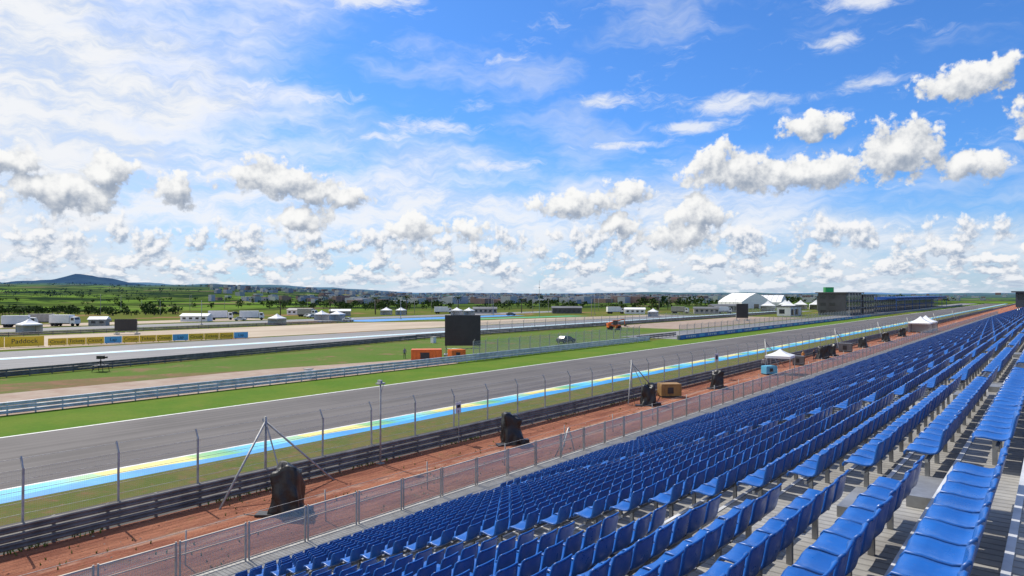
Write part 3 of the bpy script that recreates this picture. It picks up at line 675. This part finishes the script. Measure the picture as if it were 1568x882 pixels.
# ---------------------------------------------------------------- grandstand
gs=empty('grandstand'); TR,RI=.8,.29; XA,ZA=-.69,7.65; NR=25
YS,YE=-28.0,392.0
prof=[]
top=-6
for i in range(top,NR):
    xr=XA-TR*i+.36; z=ZA-RI*i; prof.append((xr,z)); prof.append((xr-TR,z))
x_last=prof[-1][0]; prof+= [(x_last,.72),(-22.3,.72),(-22.3,.1)]
p=MB(); n=len(prof); vs=[(a,yy,b_) for yy in (YS,YE) for a,b_ in prof]
p.add(vs,[(i,i+1,n+i+1,n+i) for i in range(n-1)],0)
p.obj('deck',M_deck,gs)
p=MB()
for i in range(top,NR):
    xr=XA-TR*i+.36-TR; z=ZA-RI*i; p.box(xr-.012,xr+.05,YS,YE,z+.003,z+.012,0)  # nosing
p.obj('nosing',M_railb,gs)
p=MB(); y=YS+.5
while y<YE:
    for xx in (-21.5,-15,-9,-3,3): p.tube((xx,y,0),(xx,y,max(.5,ZA-(XA-xx)*RI/TR-.8)),.07,0,6)
    y+=6
p.obj('support_legs',M_galv,gs)
# seats
pf=[(.235,.365),(.235,.40),(.20,.432),(.10,.43),(0,.415),(-.09,.41),(-.155,.425),(-.195,.47),(-.215,.55),(-.235,.66),(-.252,.745),(-.268,.775),(-.285,.77)]
hwid=[.19,.205,.215,.22,.22,.22,.215,.212,.212,.21,.195,.175,.165]
ts=[-1,-.8,-.4,0,.4,.8,1]
def seat_geo():
    npf=len(pf); nt=len(ts); vs=[];fs=[]
    nrm=[]
    for i in range(npf):
        a=pf[max(0,i-1)]; b_=pf[min(npf-1,i+1)]; dx,dz=b_[0]-a[0],b_[1]-a[1]; L=math.hypot(dx,dz); nrm.append((dz/L,-dx/L)) # outward (up/forward)
    for layer in (0,1):
        for i,(f,z) in enumerate(pf):
            for t in ts:
                e=.022*t*t if 2<=i<=10 else .008*t*t
                off=e-(.024 if layer else 0)
                nx,nz=nrm[i]
                vs.append((-(f+nx*off),hwid[i]*t,z+nz*off if nz!=0 else z))
    o2=npf*nt
    for i in range(npf-1):
        for j in range(nt-1):
            a=i*nt+j; fs.append((a,a+1,a+nt+1,a+nt)); fs.append((o2+a,o2+a+nt,o2+a+nt+1,o2+a+1))
    for i in range(npf-1):
        a=i*nt; fs.append((a,a+nt,o2+a+nt,o2+a)); a=i*nt+nt-1; fs.append((a,o2+a,o2+a+nt,a+nt))
    for j in range(nt-1):
        a=j; fs.append((a,o2+a,o2+a+1,a+1)); a=(npf-1)*nt+j; fs.append((a,a+1,o2+a+1,o2+a))
    return np.array(vs),fs
SV,SF=seat_geo(); BL=12.7; AIS=1.35; SPC=.495; NS=int((BL-AIS)/SPC)
def block(seed):
    rs_=random.Random(seed); p=MB(); q=MB()
    for i in range(NR):
        x0=XA-TR*i; z0=ZA-RI*i
        for k in range(NS):
            y0=AIS+SPC*(k+.5)-.35
            a=rs_.gauss(0,.028); ca,sa=math.cos(a),math.sin(a); tl=rs_.gauss(0,.025)
            V=SV.copy(); X=V[:,0]*ca-V[:,1]*sa; Yv=V[:,0]*sa+V[:,1]*ca; Zv=V[:,2]-tl*V[:,0]
            V=np.stack([X+x0,Yv+y0,Zv+z0],1); p.add(V.tolist(),SF,0,True)
            if k%2==0:
                q.box(x0-.03,x0+.03,y0+.2,y0+.26,z0,z0+.37); q.box(x0-.16,x0+.16,y0+.2,y0+.26,z0+.372,z0+.392)
        q.box(x0+.03,x0+.07,AIS-.35,BL-.5,z0+.3,z0+.34)
        q.box(x0-.44-.36,x0-.44-.002,-.3,.85,z0-RI,z0-RI/2)
    a=bpy.data.meshes.new('seats'); a.from_pydata(p.v,[],p.f); a.materials.append(M_seat); a.polygons.foreach_set('use_smooth',p.sm); a.update()
    b_=bpy.data.meshes.new('seat_brackets'); b_.from_pydata(q.v,[],q.f); b_.materials.append(M_galv); b_.update()
    return a,b_
B=[block(s) for s in (1,2)]
k=0; y=10.0-BL*3
while y<385:
    if y>-30:
        for m_,nm in zip(B[k%2],('seats','seat_brackets')):
            o=bpy.data.objects.new(nm,m_); C.objects.link(o); o.parent=gs; o.location=(0,y,0)
    y+=BL; k+=1
# front fence
ff=empty('grandstand_fence'); p=MB(); y=YS
zb,zt=.72,2.02
while y<YE:
    for s in (0,.13): p.cb(-22.1,y+s,(zb+zt)/2+.02,.05,.05,zt-zb+.04)
    p.box(-22.13,-22.07,y+.16,y+2.37,zt-.04,zt); p.box(-22.12,-22.08,y+.16,y+2.37,zb+.06,zb+.1); p.box(-22.12,-22.08,y+.16,y+2.37,zb+.86,zb+.89)
    y+=2.4
p.obj('frames',simple('weathered_frame',(.5,.46,.40),.6,.1,col2=(.38,.32,.26),sc=1),ff); p=MB(); p.add([(-22.1,YS,zb+.08),(-22.1,YE,zb+.08),(-22.1,YE,zt-.04),(-22.1,YS,zt-.04)],[(0,1,2,3)]); p.obj('mesh_panels',M_panel,ff)
# commentary booth at far end
e=empty('commentary_booth'); p=MB(); p.box(-10,2,255,268,6,10.4,0); p.box(-11,3,253,270,10.403,10.8,1); p.box(-9.5,1.5,254.93,254.995,8.2,9.8,2)
for xx in (-9.5,1.5):
    for yy in (255.5,267.5): p.tube((xx,yy,0),(xx,yy,6),.15,3,6)
p.obj('cabin',[M_dgrey,M_dgrey,M_glass,M_galv],e)
# scattered stones on the dirt (one object)
p=MB()
for _ in range(900):
    y=random.uniform(2,120); x=random.uniform(-31.2,-22.6); s=random.uniform(.02,.09)
    p.add([(x-s,y,0.0),(x,y-s,0.0),(x+s,y,0.0),(x,y+s,0.0),(x+s*.2,y,s*.8)],[(0,1,4),(1,2,4),(2,3,4),(3,0,4)],random.choice((0,0,1)))
p.obj('stones',[simple('red_clods',(.3,.12,.07),.9),simple('pale_stones',(.45,.38,.3),.9)])
p=MB()
def tufts(n,x0,x1,y0,y1,h):
    for _ in range(n):
        y=y0+(y1-y0)*random.random()**1.6; x=random.uniform(x0,x1)
        if noise.noise(Vector((x*.5,y*.25,0)))<.05: continue
        for k in range(4):
            a=random.random()*6.28; hh=h*random.uniform(.5,1.2); wv=.03; lx,ly=math.cos(a)*hh*.5,math.sin(a)*hh*.5
            p.add([(x-wv*math.sin(a),y+wv*math.cos(a),0.01),(x+wv*math.sin(a),y-wv*math.cos(a),0.01),(x+lx,y+ly,hh)],[(0,1,2)],random.choice((0,0,1)))
tufts(700,-32.2,-31.3,4,80,.2); tufts(400,-31.2,-22.5,4,60,.13)
p.obj('grass_tufts',[simple('grass_blades',(.15,.24,.03),.9,spec=.1),simple('dry_blades',(.28,.25,.09),.9,spec=.1)])
